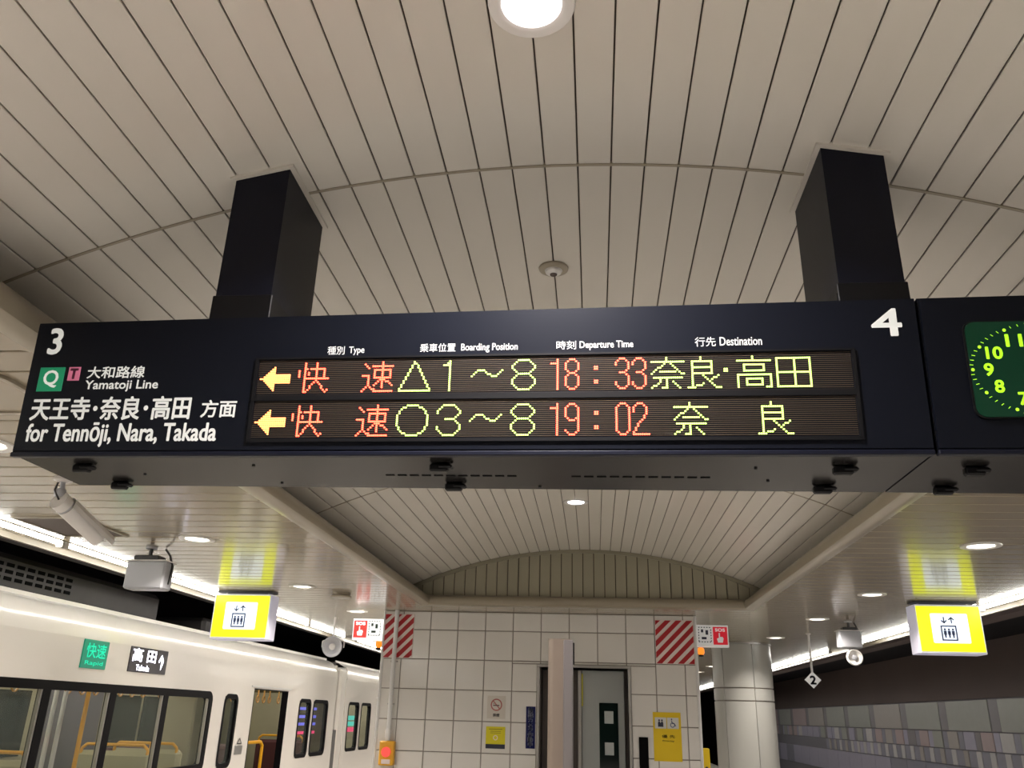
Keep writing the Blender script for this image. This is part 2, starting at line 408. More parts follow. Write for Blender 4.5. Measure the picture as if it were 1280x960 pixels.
# ------------------------------------------------------------------ lift shaft with tiled front
SX0,SX1,SY=-2.97,1.385,12.0
shaft = setting('wall_lift_shaft'); 
OX0,OX1,OZ=-.745,.445,2.235
b=MB(); b.box(SX0+.02,OX0,SY+.03,SY+4,0,CEIL); b.box(OX1,SX1-.02,SY+.03,SY+4,0,CEIL); b.box(OX0,OX1,SY+.03,SY+4,OZ,CEIL); b.box(OX0,OX1,SY+.4,SY+4,0,OZ)
b.build('shaft_core', M['grout'], shaft)
xs=[SX0+.02,-2.69,-2.298]+[-1.908+.39*k for k in range(9)]+[SX1-.02]
zs=[0,.345,.737,1.129,1.521,1.913,2.305,2.697,2.948]
tc={}
def tile(x0,x1,z0,z1):
    g=.006; k=(round(x1-x0,3),round(z1-z0,3))
    if k not in tc: tc[k]=MB().bbox(0,k[0]-2*g,0,.022,0,k[1]-2*g,.004).mesh('tile', M['tile'])
    link_mesh('tile', tc[k], shaft, (x0+g,SY+.012,z0+g))
FR=.038
for xa,xb in zip(xs[:-1],xs[1:]):
    for za,zb in zip(zs[:-1],zs[1:]):
        if za<OZ+FR and xb>OX0-FR and xa<OX1+FR:
            if zb>OZ+FR+.03 : 
                # above the door head
                if za<OZ+FR: tile(xa,xb,OZ+FR,zb)
                else: tile(xa,xb,za,zb)
            if xa<OX0-FR-.03: tile(xa,OX0-FR,za,min(zb,OZ+FR))
            if xb>OX1+FR+.03: tile(OX1+FR,xb,za,min(zb,OZ+FR))
        else: tile(xa,xb,za,zb)
for xa in (SX0-.01,SX1-.03):
    MB().bbox(xa,xa+.04,SY,SY+4.02,0,CEIL-.002,.008).build('corner_guard', M['whitep'], shaft)
# lift entrance
lift = setting('door_1')
f=MB(); f.bbox(OX0-FR,OX0,SY-.01,SY+.38,0,OZ,.006); f.bbox(OX1,OX1+FR,SY-.01,SY+.38,0,OZ,.006); f.bbox(OX0-FR,OX1+FR,SY-.015,SY+.38,OZ,OZ+FR,.006)
f.build('door_frame', M['metal'], lift)
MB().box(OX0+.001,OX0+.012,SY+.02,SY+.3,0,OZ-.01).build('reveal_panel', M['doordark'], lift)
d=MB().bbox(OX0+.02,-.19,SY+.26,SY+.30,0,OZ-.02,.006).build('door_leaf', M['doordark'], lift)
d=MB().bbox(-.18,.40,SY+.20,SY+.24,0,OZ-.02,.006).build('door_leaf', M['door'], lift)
MB().bbox(-.235,-.18,SY+.14,SY+.25,0,OZ-.02,.01).build('door_edge', M['metal'], lift)
MB().bbox(.055,.31,SY+.188,SY+.199,.7,1.80,.004).build('door_window', M['glassdk'], d)
for z0 in (1.54,1.15):
    MB().box(.125,.245,SY+.182,SY+.187,z0,z0+.155).build('paper_note', M['paper'], d)
MB().bbox(-.19,-.165,SY+.16,SY+.2,1.75,2.17,.004).build('indicator_strip', M['notice'], lift)
cp=MB().bbox(.57,.69,SY-.012,SY+.010,.55,1.388,.004).build('lift_call_panel', M['dark']); tag(cp,'tall narrow black call panel on the tiles right of the lift door','panel')

# ------------------------------------------------------------------ lights
def downlight(x,y,z,r,label,big=False,power=DOWN_W):
    t=thing('ceiling_downlight',label,'ceiling light',(x,y,z))
    MB().lathe([(r*1.22,.0),(r*1.2,-.008),(r*.98,-.012),(r*.84,-.006),(r*.78,.012)],n=32).build('trim_ring', M['lamp_ring'], t, smooth=True)
    MB().lathe([(r*.84,.006),(r*.76,-.002),(r*.4,-.009),(0.0001,-.010)],n=32).build('lens', M['lensv'] if big else M['lens'], t, smooth=True)
    ld=bpy.data.lights.new('downlight_lamp','AREA'); ld.shape='DISK'; ld.size=r*1.6; ld.energy=power
    ld.color=(1,.91,.83) if not big else (1,.93,.90); ld.spread=math.radians(135)
    lo=bpy.data.objects.new('downlight_lamp',ld); C.objects.link(lo); lo.parent=t; lo.location=(0,0,-.03)
    return t
words=['nearest','second','third','fourth','fifth','sixth','seventh']
ly=[4.2,6.9,9.7,12.15,15.0,17.8,20.6]
for k,y in enumerate(ly):
    downlight(-3.415,y,CEIL,.125,'round recessed downlight over the left platform side, %s along its row'%words[k])
    downlight(3.05,y,CEIL,.125,'round recessed downlight over the right platform side, %s along its row'%words[k])
for y in (1.4,-1.4,-4.2,-7.0,-9.8):     # the rows go on behind the viewer
    for x in (-3.415,3.05): downlight(x,y,CEIL,.125,'round recessed downlight behind the viewer')['group']='downlights behind the viewer'
for y in (23.4,26.2,29,32): 
    for x in (-3.415,3.05): downlight(x,y,CEIL,.125,'distant round recessed downlight beyond the lift')['group']='distant downlights'
downlight(-.18,2.0,ZA-.004,.115,'large glaring round downlight in the vault above the departure board',True,VAULT_W)
downlight(-.18,8.6,ZA-.004,.105,'round downlight in the vault behind the departure board',True,VAULT_W*.2)
downlight(-.18,-4.6,ZA-.004,.115,'round downlight in the vault behind the viewer',True,VAULT_W)
def strip(x,y0,y1,label,group):
    t=thing('fluorescent_lamp',label,'strip light',(x,y0,CEIL),0,group)
    L=y1-y0
    MB().bbox(-.028,.028,0,L,-.010,-.001,.003).build('casing', M['casing'], t)
    MB().bbox(-.024,.024,.03,L-.03,-.040,-.003,.008).build('tube', M['tube'], t)
    e=MB(); e.box(-.03,.03,.005,.03,-.06,-.012); e.build('end_cap', M['casing'], t); e=MB(); e.box(-.03,.03,L-.03,L-.005,-.06,-.012); e.build('end_cap', M['casing'], t)
sl=[(-10.19,-6.75),(-6.74,-3.30),(-3.29,.15),(.16,3.60),(3.61,7.04),(7.08,10.5),(10.53,13.93),(13.98,16.1),(16.95,20.4),(20.43,23.9),(23.93,27.4),(27.4,30.8),(30.85,34.3),(34.3,37.8),(37.8,44)]
for k,(a,b_) in enumerate(sl):
    seen=k-5
    strip(-4.74,a,b_,'bare fluorescent strip over the train, '+('behind the viewer' if b_<4 else (words[seen+1] if -1<=seen<5 else 'far beyond the tiled wall')+(' along its row' if seen<5 else '')),'strip lights over the left platform edge')
for k,(a,b_) in enumerate([(-10.19,-6.75),(-6.74,-3.30),(-3.29,.15),(.16,3.60),(3.61,7.04),(7.08,10.5),(10.53,15.3),(17.3,20.4),(20.43,23.9),(23.93,27.4),(27.4,30.8),(30.85,34.3),(34.3,37.8),(37.8,44)]):
    seen=k-5
    strip(4.52,a,b_,'bare fluorescent strip over the empty right track, '+('behind the viewer' if b_<4 else (words[seen+1] if -1<=seen<5 else 'far beyond the round pillar')+(' along its row' if seen<5 else '')),'strip lights over the right platform edge')

# ------------------------------------------------------------------ departure board
A=Vector((-2.067,2.677,2.421)); B=Vector((1.066,2.600,2.400)); Ct=Vector((-2.071,2.644,2.922)); Dt=Vector((1.067,2.567,2.922))
ux=(B-A).normalized(); up=((Ct-A)+(Dt-B))/2; vz=(up-ux*up.dot(ux)).normalized(); nin=vz.cross(ux)   # nin: into the box
if nin.y<0: nin=-nin
W=(B-A).length; K=.97
MW=Matrix(((ux.x,nin.x,vz.x,A.x),(ux.y,nin.y,vz.y,A.y),(ux.z,nin.z,vz.z,A.z),(0,0,0,1)))
board=thing('departure_board','long black departure board with red and green LED text and platform numbers 3 and 4','sign')
board.matrix_world=MW
def lz(u): return K*(.519+.0058*u/K)           # height of the face at u
def locs(p): return MW.inverted()@Vector(p)
def housing(u0,u1,z0f=0.0):
    """slightly tilted face, level underside, upright back"""
    m=MB(); back=3.10; V=[]
    for u in (u0,u1):
        fb=Vector((u,0,0)); ft=Vector((u,0,lz(u))); wb=MW@fb; wt=MW@ft
        kb=locs((wb.x,back,wb.z)); kt=locs((wt.x,back,wt.z+.0)); V+=[fb,ft,kt,kb]
    m.add(V,[(0,1,2,3),(7,6,5,4),(0,4,5,1),(1,5,6,2),(2,6,7,3),(3,7,4,0)]); m.mi=[0,0,0,0,0,1]
    return m
h=housing(0,W-.004); h.build('housing',[M['black'],M['blackbot']],board)
# thin proud border and front sheet
S=K
fr=MB()
fr.add([( .004,-.006,.012),(W-.006,-.006,.012),(W-.006,-.006,lz(W)-.008),(.004,-.006,lz(0)-.008),(.004,.001,.012),(W-.006,.001,.012),(W-.006,.001,lz(W)-.008),(.004,.001,lz(0)-.008)],
       [(0,1,2,3),(0,4,5,1),(1,5,6,2),(2,6,7,3),(3,7,4,0)])
fr.build('front_sheet',M['black'],board)
rim=MB(); rim.bbox(0,W-.004,-.012,.02,-.010,.006,.003); rim.build('bottom_rim',M['post'],board)
FY=-.0075
def T(name,s,u0,v0,u1,v1,m='white',bold=.012,label=None,par=None,y=FY): return text(par or board,name,s,u0*S,v0*S,u1*S,v1*S,y,M[m],bold,label)
T('numeral','3',.062,.390,.112,.492,bold=.025,label='white platform numeral 3')
T('numeral','4',3.078,.402,3.172,.498,bold=.022,label='white platform numeral 4')
q=MB().bbox(.048*S,.150*S,-.0085,-.006,.240*S,.335*S,.001).build('line_badge',M['green'],board); q['label']='green square badge with white Q'
T('badge_letter','Q',.070,.255,.128,.322,bold=.02,par=q,y=-.009)
q=MB().bbox(.165*S,.213*S,-.0085,-.006,.281*S,.335*S,.001).build('line_badge',M['pink'],board); q['label']='small pink square badge with dark T'
T('badge_letter','T',.175,.289,.203,.327,'pinkink',.05,par=q,y=-.009)
T('lettering','大和路線',.243,.289,.471,.335,bold=.02)
T('lettering','Yamatoji Line',.243,.236,.532,.280,bold=.02)
T('lettering','天王寺･奈良･高田',.046,.128,.672,.215,bold=.025)
T('lettering','方面',.716,.134,.848,.198,bold=.022)
T('lettering','for Tennōji, Nara, Takada',.046,.026,.785,.116,bold=.022)
T('column_heading','種別',1.170,.367,1.234,.399,bold=.006); T('column_heading','Type',1.251,.364,1.308,.397,bold=.012)
T('column_heading','乗車位置',1.515,.371,1.644,.403,bold=.006); T('column_heading','Boarding Position',1.665,.366,1.868,.400,bold=.012)
T('column_heading','時刻',2.006,.372,2.075,.404,bold=.006); T('column_heading','Departure Time',2.088,.368,2.274,.401,bold=.012)
T('column_heading','行先',2.486,.374,2.556,.408,bold=.006); T('column_heading','Destination',2.570,.376,2.711,.407,bold=.012)
# LED window: frame, two bands
U0,U1=.917*S,2.998*S
wf=MB()
for (a,b_,c,d_) in ((U0-.010,U1+.010,.351*S,.358*S),(U0-.010,U1+.010,.040*S,.052*S),(U0-.014,U0-.002,.040*S,.358*S),(U1+.002,U1+.014,.040*S,.358*S),(U0-.004,U1+.004,.193*S,.214*S)):
    wf.box(a,b_,-.012,-.004,c,d_)
wf.build('display_frame',M['clip'],board)
PIT=.00722*S
def seg(a,b_):
    (x0,y0),(x1,y1)=a,b_; n=int(max(abs(x1-x0),abs(y1-y0))) or 1
    return [(round(x0+(x1-x0)*t/n),round(y0+(y1-y0)*t/n)) for t in range(n+1)]
def poly(*ls):
    o=set()
    for l in ls:
        if len(l)==1: o.add(l[0])
        for a,b_ in zip(l[:-1],l[1:]): o.update(seg(a,b_))
    return o
G={}
G['kai']=poly([(0,4),(0,7)],[(3,0),(3,15)],[(5,5)],[(5,6)],[(6,3),(13,3),(13,8)],[(9,0),(9,8)],[(4,8),(15,8)],[(9,9),(4,15)],[(10,10),(14,15)],[(4,3)],[(15,14)])
G['soku']=poly([(1,1),(3,3)],[(0,7),(3,7),(3,12)],[(2,13),(0,15)],[(4,13),(6,14)],[(6,15),(15,15)],[(5,2),(15,2)],[(10,0),(10,13)],[(6,4),(14,4),(14,8),(6,8),(6,4)],[(9,9),(6,12)],[(11,9),(15,12)])
G['na']=poly([(7,0),(7,1)],[(0,2),(15,2)],[(6,3),(1,7),(0,8)],[(9,3),(13,7),(15,8)],[(4,7),(11,7)],[(1,10),(14,10)],[(7,10),(7,15)],[(5,15),(7,15)],[(4,11),(3,13),(0,15)],[(10,12),(13,15)])
G['ra']=poly([(6,0),(6,1)],[(2,2),(11,2),(11,8),(2,8)],[(2,5),(11,5)],[(2,2),(2,15)],[(0,15),(3,15),(7,13)],[(7,9),(13,15),(15,15)],[(14,9),(11,11)])
G['taka']=poly([(7,0),(7,1)],[(0,2),(15,2)],[(3,4),(12,4),(12,7),(3,7),(3,4)],[(0,15),(0,9),(15,9),(15,15),(13,15)],[(4,11),(11,11),(11,14),(4,14),(4,11)])
G['den']=poly([(0,1),(15,1),(15,15),(0,15),(0,1)],[(8,1),(8,15)],[(0,8),(15,8)])
G['dot']={(0,6),(1,6),(0,7),(1,7)}
G['tri']=poly([(7,0),(7,1),(0,14)],[(8,1),(15,14)],[(0,15),(15,15)])
G['circ']={(round(7.5+7.6*math.cos(t/60*2*math.pi)),round(7.5+7.6*math.sin(t/60*2*math.pi))) for t in range(60)}
G['1']=poly([(3,0),(3,15)],[(0,2),(2,2),(3,0)])
G['1n']=poly([(3,0),(3,15)],[(0,2),(2,2)])
G['wave']=poly([(0,8),(2,6),(3,5),(6,5),(8,7),(11,8),(13,7),(15,5)])
G['8']=poly([(3,0),(8,0),(10,2),(11,3),(11,4),(9,6),(8,7),(3,7),(1,5),(0,4),(0,3),(3,0)],[(8,7),(11,10),(11,12),(8,15),(3,15),(0,12),(0,10),(3,7)])
G['3']=poly([(0,4),(1,2),(3,0),(8,0),(11,3),(11,4),(8,7),(4,7)],[(8,7),(11,10),(11,12),(8,15),(3,15),(0,12),(0,11)])
G['8n']=poly([(2,0),(4,0),(6,2),(6,5),(4,7),(2,7),(0,5),(0,2),(2,0)],[(4,7),(6,9),(6,13),(4,15),(2,15),(0,13),(0,9),(2,7)])
G['3n']=poly([(0,3),(0,2),(2,0),(4,0),(6,2),(6,5),(4,7),(2,7)],[(4,7),(6,9),(6,13),(4,15),(2,15),(0,13),(0,12)])
G['9n']=poly([(2,0),(4,0),(6,2),(6,13),(4,15),(2,15),(0,13)],[(2,0),(0,2),(0,6),(2,8),(4,8),(6,6)])
G['0n']=poly([(2,0),(4,0),(6,2),(6,13),(4,15),(2,15),(0,13),(0,2),(2,0)])
G['2n']=poly([(0,4),(0,2),(2,0),(4,0),(6,2),(6,5),(1,12),(0,15),(7,15)])
G['col']={(x,y) for x in (0,1) for y in (4,5,11,12)}
G['arr']={(x,y) for x in range(8) for y in range(16) if abs(y-8)<=x*.86}|{(x,y) for x in range(8,16) for y in range(6,11)}
def ledmesh(name,dots,mt,par,v0,rad=.56,h=.0045):
    m=MB(); r=PIT*rad
    for (c,rw) in dots:
        x=U0+(c+.5)*PIT; z=v0+(rw+.5)*PIT; y=-.004
        n=6; V=[(x+r*math.cos(k*math.pi/3),y,z+r*math.sin(k*math.pi/3)) for k in range(n)]+[(x+r*.75*math.cos(k*math.pi/3),y-h,z+r*.75*math.sin(k*math.pi/3)) for k in range(n)]
        m.add(V,[(k,n+k,n+(k+1)%n,(k+1)%n) for k in range(n)]+[tuple(range(n,2*n))])
    return m.build(name,mt,par,fix=False)
NC=int((U1-U0)/PIT)
rows=[(.208*S+.0,.351*S,[('arr',1,'ledamb'),('kai',21,'ledred'),('soku',54,'ledred'),('tri',73,'ledgrn'),('1',95,'ledgrn'),('wave',109,'ledgrn'),('8',129,'ledgrn'),('1n',148,'ledred'),('8n',155,'ledred'),('col',169,'ledred'),('3n',179,'ledred'),('3n',187,'ledred'),('na',196,'ledgrn'),('ra',213,'ledgrn'),('dot',230,'ledgrn'),('taka',236,'ledgrn'),('den',254,'ledgrn')]),
      (.052*S,.193*S,[('arr',1,'ledamb'),('kai',20,'ledred'),('soku',53,'ledred'),('circ',73,'ledgrn'),('3',93,'ledgrn'),('wave',109,'ledgrn'),('8',129,'ledgrn'),('1n',148,'ledred'),('9n',155,'ledred'),('col',169,'ledred'),('0n',179,'ledred'),('2n',187,'ledred'),('na',206,'ledgrn'),('ra',244,'ledgrn')])]
jp={'arr':'left arrow','wave':'wave dash','tri':'triangle','circ':'circle'}
for ri,(v0,v1,gl) in enumerate(rows):
    band=MB().box(U0,U1,-.0045,-.001,v0,v1).build('led_panel',M['ledback'],board)
    NR=int((v1-v0)/PIT); base=2 if ri==0 else 1
    lit=set()
    for g,c0,mt in gl:
        pts={(c0+x,base+15-y) for x,y in G[g]}; lit|=pts
        ledmesh('led_character',pts,M[mt],band,v0)
    off=[(c,r_) for c in range(NC) for r_ in range(NR) if (c,r_) not in lit]
    o=ledmesh('unlit_diodes',off,M['ledoff'],band,v0,.36,.0015); o['kind']='stuff'
    m=MB()
    for r_ in range(NR+1): m.box(U0,U1,-.0075,-.0045,v0+r_*PIT-.0005,v0+r_*PIT+.0005)
    o=m.build('louvre_blades',M['louver'],band,fix=False); o['kind']='stuff'
# underside fittings
def latch(x,y,par,flip):
    p=locs((x,y,0)); u=p.x; wz=(MW@Vector((u,0,0))).z; c=locs((x,y,wz))
    m=MB(); m.bbox(c.x-.035,c.x+.030,c.y-.016,c.y+.016,c.z-.030,c.z-.001,.006); m.bbox(c.x-.005,c.x+.045,c.y-.020,c.y+.020,c.z-.020,c.z-.004,.006)
    m.build('latch',M['clip'],par)
for x,y in ((-1.87,2.80),(-1.86,3.045),(-.53,2.76),(-.52,3.02),(.83,2.76),(.825,3.01)): latch(x,y,board,0)
for (x0,x1) in ((-.765,-.27),(-.083,.42)):
    for k in range(11):
        x=x0+(x1-x0)*(k+.5)/11; c=locs((x,2.915,(MW@Vector((locs((x,2.9,0)).x,0,0))).z))
        MB().bbox(c.x-.017,c.x+.017,c.y-.006,c.y+.006,c.z-.002,c.z+.003,.001).build('vent_slot',M['dark'],board)
for x,y in ((-1.22,2.80),(-1.2,3.04),(-1.7,2.93),(.55,2.79),(.62,2.95),(-.2,3.06)):
    c=locs((x,y,(MW@Vector((locs((x,2.9,0)).x,0,0))).z)); MB().cyl((c.x,c.y,c.z-.004),(c.x,c.y,c.z+.001),.006,n=10).build('screw',M['clip'],board)
# hanger posts: children, built in world metres then moved into the board's frame
inv=MW.inverted()
def worldpart(mb,name,m,par,smooth=False):
    o=mb.build(name,m,None,smooth); o.parent=par
    o.matrix_parent_inverse=Matrix.Identity(4)
    me=o.data
    for v in me.vertices: v.co=inv@v.co
    return o
def zv(x): return ZA-R_+math.sqrt(R_**2-(x-XC)**2)
for x0,x1,sd in ((-1.405,-1.19,-1),(.862,1.085,1)):
    m=MB(); za,zb=zv(x0)+.01,zv(x1)+.01
    V=[]
    for (x,z) in ((x0,za),(x1,zb)): V+=[(x,2.665,2.9),(x,3.09,2.9),(x,3.09,z),(x,2.665,z)]
    m.add(V,[(0,1,2,3),(7,6,5,4),(0,3,7,4),(1,5,6,2),(3,2,6,7),(0,4,5,1)])
    p=worldpart(m,'hanger_post',M['post'],board)
    m=MB(); m.bbox(x0-.008,x1+.008,2.657,3.098,2.905,3.035,.003); m.box(x0-.010,x0-.006,2.67,3.08,2.9,3.0)
    worldpart(m,'sleeve',M['clip'],p)
    m=MB(); e=.018
    ya,yb=2.665,3.09
    for (a,b_,c,d_) in ((x0-e,x1+e,ya-e,ya),(x0-e,x1+e,yb,yb+e),(x0-e,x0,ya,yb),(x1,x1+e,ya,yb)):
        m.add([(a,c,zv(a)-.010),(b_,c,zv(b_)-.010),(b_,d_,zv(b_)-.010),(a,d_,zv(a)-.010),(a,c,zv(a)+.01),(b_,c,zv(b_)+.01),(b_,d_,zv(b_)+.01),(a,d_,zv(a)+.01)],[(0,3,2,1),(4,5,6,7),(0,1,5,4),(1,2,6,5),(2,3,7,6),(3,0,4,7)])
    worldpart(m,'ceiling_flange',M['vault'],p)

# ------------------------------------------------------------------ clock unit right of the board
clock=thing('station_clock','black clock box with green luminous dial, right end of the overhead sign','clock'); clock.matrix_world=MW
housing(W+.004,4.0*S).build('housing',[M['black'],M['blackbot']],clock)
rim=MB(); rim.bbox(W+.006,4.0*S,-.012,.02,-.010,.006,.003); rim.build('bottom_rim',M['post'],clock)
fr=MB(); a,b_=W+.010,4.0*S-.006
fr.add([(a,-.006,.012),(b_,-.006,.012),(b_,-.006,lz(b_)-.008),(a,-.006,lz(a)-.008),(a,.001,.012),(b_,.001,.012),(b_,.001,lz(b_)-.008),(a,.001,lz(a)-.008)],[(0,1,2,3),(0,4,5,1),(1,5,6,2),(2,6,7,3),(3,7,4,0)])
fr.build('front_sheet',M['black'],clock)
def rrect(x0,x1,z0,z1,r,n=6):
    o=[]
    for cx,cz,a0 in ((x1-r,z1-r,0),(x0+r,z1-r,90),(x0+r,z0+r,180),(x1-r,z0+r,270)):
        for k in range(n+1): t=math.radians(a0+90*k/n); o.append((cx+r*math.cos(t),cz+r*math.sin(t)))
    return o
cu,cv=3.606*S,.272*S; RU,RV=.232*S,.158*S
MB().prism(rrect(3.362*S,3.85*S,.106*S,.446*S,.035),-.014,-.006).build('dial_bezel',M['clip'],clock)
dial=MB().prism(rrect(3.368*S,3.844*S,.112*S,.440*S,.031),-.017,-.008).build('dial',M['dial'],clock)
for k in range(12):
    t=math.radians(90-30*k); x=cu+RU*math.cos(t); z=cv+RV*math.sin(t)
    MB().disc(x,z,.0055,-.0178,12).build('hour_dot',M['dialfig'],dial)
    s=str(12 if k==0 else k); hw=.013 if len(s)==1 else .024
    nx=cu+(RU-.048)*math.cos(t); nz=cv+(RV-.041)*math.sin(t)
    text(dial,'dial_numeral',s,nx-hw,nz-.020,nx+hw,nz+.020,-.0178,M['dialfig'],.03)
tm=MB()
for k in range(60):
    if k%5:
        t=math.radians(6*k); c_,s_=math.cos(t),math.sin(t); dx,dz=-s_*.0009,c_*.0009
        p=[(cu+RU*.99*c_+dx,cv+RV*.99*s_+dz),(cu+RU*1.04*c_+dx,cv+RV*1.04*s_+dz),(cu+RU*1.04*c_-dx,cv+RV*1.04*s_-dz),(cu+RU*.99*c_-dx,cv+RV*.99*s_-dz)]
        tm.add([(x,-.0178,z) for x,z in p],[(0,1,2,3)])
o=tm.build('minute_marks',M['dialfig'],dial); 
for nm,ang,l,tail,wd in (('hour_hand',-101,.075,.02,.006),('minute_hand',-42,.115,.035,.0045)):
    t=math.radians(ang); c_,s_=math.cos(t),math.sin(t); px,pz=-s_*wd,c_*wd
    MB().prism([(cu-c_*tail+px,cv-s_*tail+pz),(cu+c_*l+px*.5,cv+s_*l+pz*.5),(cu+c_*l-px*.5,cv+s_*l-pz*.5),(cu-c_*tail-px,cv-s_*tail-pz)],-.021,-.019).build(nm,M['dialfig'],dial)
for x,y in ((1.245,2.76),(1.24,3.01),(1.7,2.75)): latch(x,y,clock,0)

# ------------------------------------------------------------------ small ceiling fittings
t=thing('smoke_detector','small round cream detector disc in the vault behind the board','detector',(-.188,3.69,ZA-.002))
MB().lathe([(.075,0),(.073,-.008),(.062,-.014),(.045,-.016)],n=28).build('base_ring',M['mould'],t,smooth=True)
MB().lathe([(.045,-.012),(.040,-.026),(.028,-.034),(.0001,-.036)],n=24).build('sensor_head',M['lamp_ring'],t,smooth=True)
MB().lathe([(.018,-.0352),(.017,-.040),(.0001,-.041)],n=16).build('sensor_cap',M['hatchdk'],t,smooth=True)
t=thing('smoke_detector','round dusty detector under the flat ceiling left of the moulding corner','detector',(-3.11,10.28,CEIL))
MB().lathe([(.11,0),(.11,-.02),(.13,-.035),(.12,-.05),(.0001,-.055)],n=24).build('sensor_head',M['mould'],t,smooth=True)
MB().lathe([(.05,0),(.05,.0005)],n=12).build('base_ring',M['gap'],t)
t=thing('ceiling_hatch','square recessed hatch with dark panel near the left strip lights','hatch',(-4.25,6.42,CEIL))
m=MB(); m.box(-.30,.28,-.37,-.35,-.014,-.001); m.box(-.30,.28,.35,.37,-.014,-.001); m.box(-.30,-.28,-.35,.35,-.014,-.001); m.box(.26,.28,-.35,.35,-.014,-.001); m.build('frame',M['mould'],t)
MB().box(-.28,.26,-.35,.35,-.006,-.001).build('panel',M['hatchdk'],t)
t=thing('ceiling_panel','rounded beige access plate left of the departure board end','hatch',(-3.0,3.38,CEIL))
m=MB(); V=rrect(-.45,.40,-.30,.30,.18,8); n=len(V); V2=rrect(-.42,.37,-.27,.27,.15,8)
m.add([(x,y,-.001) for x,y in V]+[(x,y,-.016) for x,y in V]+[(x,y,-.016) for x,y in V2]+[(x,y,-.001) for x,y in V2],
      [(k,(k+1)%n,n+(k+1)%n,n+k) for k in range(n)]+[(n+k,n+(k+1)%n,2*n+(k+1)%n,2*n+k) for k in range(n)]+[(2*n+k,2*n+(k+1)%n,3*n+(k+1)%n,3*n+k) for k in range(n)])
m.build('frame',M['mould'],t)
MB().add([(x,y,-.008) for x,y in V2],[tuple(range(len(V2)))[::-1]]).build('panel',M['plank'],t)

# bullet camera hanging behind the board's left end
t=thing('security_camera','white bullet camera hanging behind the left end of the departure board','camera',(-3.40,4.92,CEIL))
O=Vector((-3.40,4.92,CEIL))
MB().lathe([(.055,0),(.055,-.02),(.03,-.03),(.02,-.03)],n=20).build('ceiling_plate',M['camwhite'],t,smooth=True)
a=Vector((-3.385,4.90,2.80))-O; b_=Vector((-3.29,5.26,2.63))-O; dr=(b_-a).normalized()
MB().cyl((0,0,-.02),(0,.02,-.10),.016,n=12).build('arm',M['camgrey'],t,smooth=True)
MB().lathe([(.0001,-.07),(.03,-.075),(.038,-.10),(.03,-.125),(.0001,-.13)],n=16).build('swivel_joint',M['camgrey'],t,smooth=True)
body=MB(); body.cyl(a,a+dr*.06,.062,.060,n=20); body.build('rear_cap',M['camwhite'],t,smooth=True)
MB().cyl(a+dr*.06,a+dr*.075,.054,n=20).build('collar',M['camgrey'],t,smooth=True)
MB().cyl(a+dr*.075,b_,.062,.058,n=20).build('barrel',M['camwhite'],t,smooth=True)
MB().cyl(b_,b_+dr*.004,.036,n=20).build('lens',M['glassdk'],t)
sh=MB(); u_=dr.cross(Vector((0,0,1))).normalized(); w_=u_.cross(dr).normalized(); V=[]
for p in (a+dr*.07,b_+dr*.07):
    for k in range(9):
        th=math.radians(-10+200*k/8)
        for r_ in (.069,.072): V.append(p+(u_*math.cos(th)+w_*math.sin(th))*r_)
F=[]
for k in range(8):
    F+=[(2*k,2*k+2,18+2*k+2,18+2*k),(2*k+1,18+2*k+1,18+2*k+3,2*k+3)]
F+=[(0,18,19,1),(16,17,35,34)]+[(2*k,2*k+1,2*k+3,2*k+2) for k in range(8)]+[(18+2*k,18+2*k+2,18+2*k+3,18+2*k+1) for k in range(8)]
sh.add(V,F); sh.build('sunshield',M['camwhite'],t)
MB().tube([a,a+Vector((-.03,-.02,.06)),(-.03,0,-.03),(0,0,-.01)],.006).build('cable',M['cable'],t)

def boxcam(name,label,x,y,w_,h_,ztop,sp=None):
    t=thing(name,label,'camera',(x,y,CEIL))
    MB().cyl((0,.05,0),(0,.05,-.02),.05,n=16).build('ceiling_plate',M['camgrey'],t,smooth=True)
    zt=ztop-CEIL
    m=MB(); m.cyl((0,.05,-.015),(0,.05,zt+.02),.018,n=10); m.bbox(-w_*.32,w_*.32,-.02,.12,zt-.01,zt+.035,.008); m.build('bracket',M['cable'],t)
    MB().bbox(-w_/2,w_/2,-.0,.18,zt-h_,zt-.012,.015).build('housing',M['camgrey'],t)
    MB().bbox(-w_/2-.012,w_/2+.012,-.02,.20,zt-.014,zt-.004,.004).build('roof_plate',M['camwhite'],t)
    MB().tube([(w_*.3,.1,-.01),(w_*.42,.12,zt+.05),(w_*.52,.12,zt-.05),(w_*.5,.1,zt-h_*.8)],.010).build('cable',M['cable'],t)
    if sp:
        MB().cyl((0,.1,zt-h_),(0,.1,zt-h_-.05),.02,n=10).build('arm',M['camwhite'],t)
        c=(sp,.06,zt-h_-.12)
        MB().lathe([(.06,.10),(.105,0),(.11,-.03),(.095,-.045),(.075,-.03),(.03,-.005),(.0001,.0)],c,'y',24).build('horn',M['camwhite'],t,smooth=True)
        MB().lathe([(.035,-.01),(.03,-.04),(.0001,-.045)],c,'y',16).build('horn_core',M['camgrey'],t,smooth=True)
    return t
boxcam('security_camera','grey box camera hanging left of the yellow lift sign, over the train',-4.03,7.25,.37,.26,2.83)
boxcam('security_camera','grey box camera with round horn below, left of the right yellow sign',3.51,12.3,.30,.24,2.83,.03)
t=thing('horn_speaker','small round horn speaker hanging beside the train, before the tiled wall','speaker',(-3.99,13.0,CEIL))
MB().cyl((0,0,0),(0,0,-.32),.014,n=10).build('stem',M['camwhite'],t)
MB().bbox(-.05,.05,-.02,.06,-.34,-.30,.008).build('bracket',M['camgrey'],t)
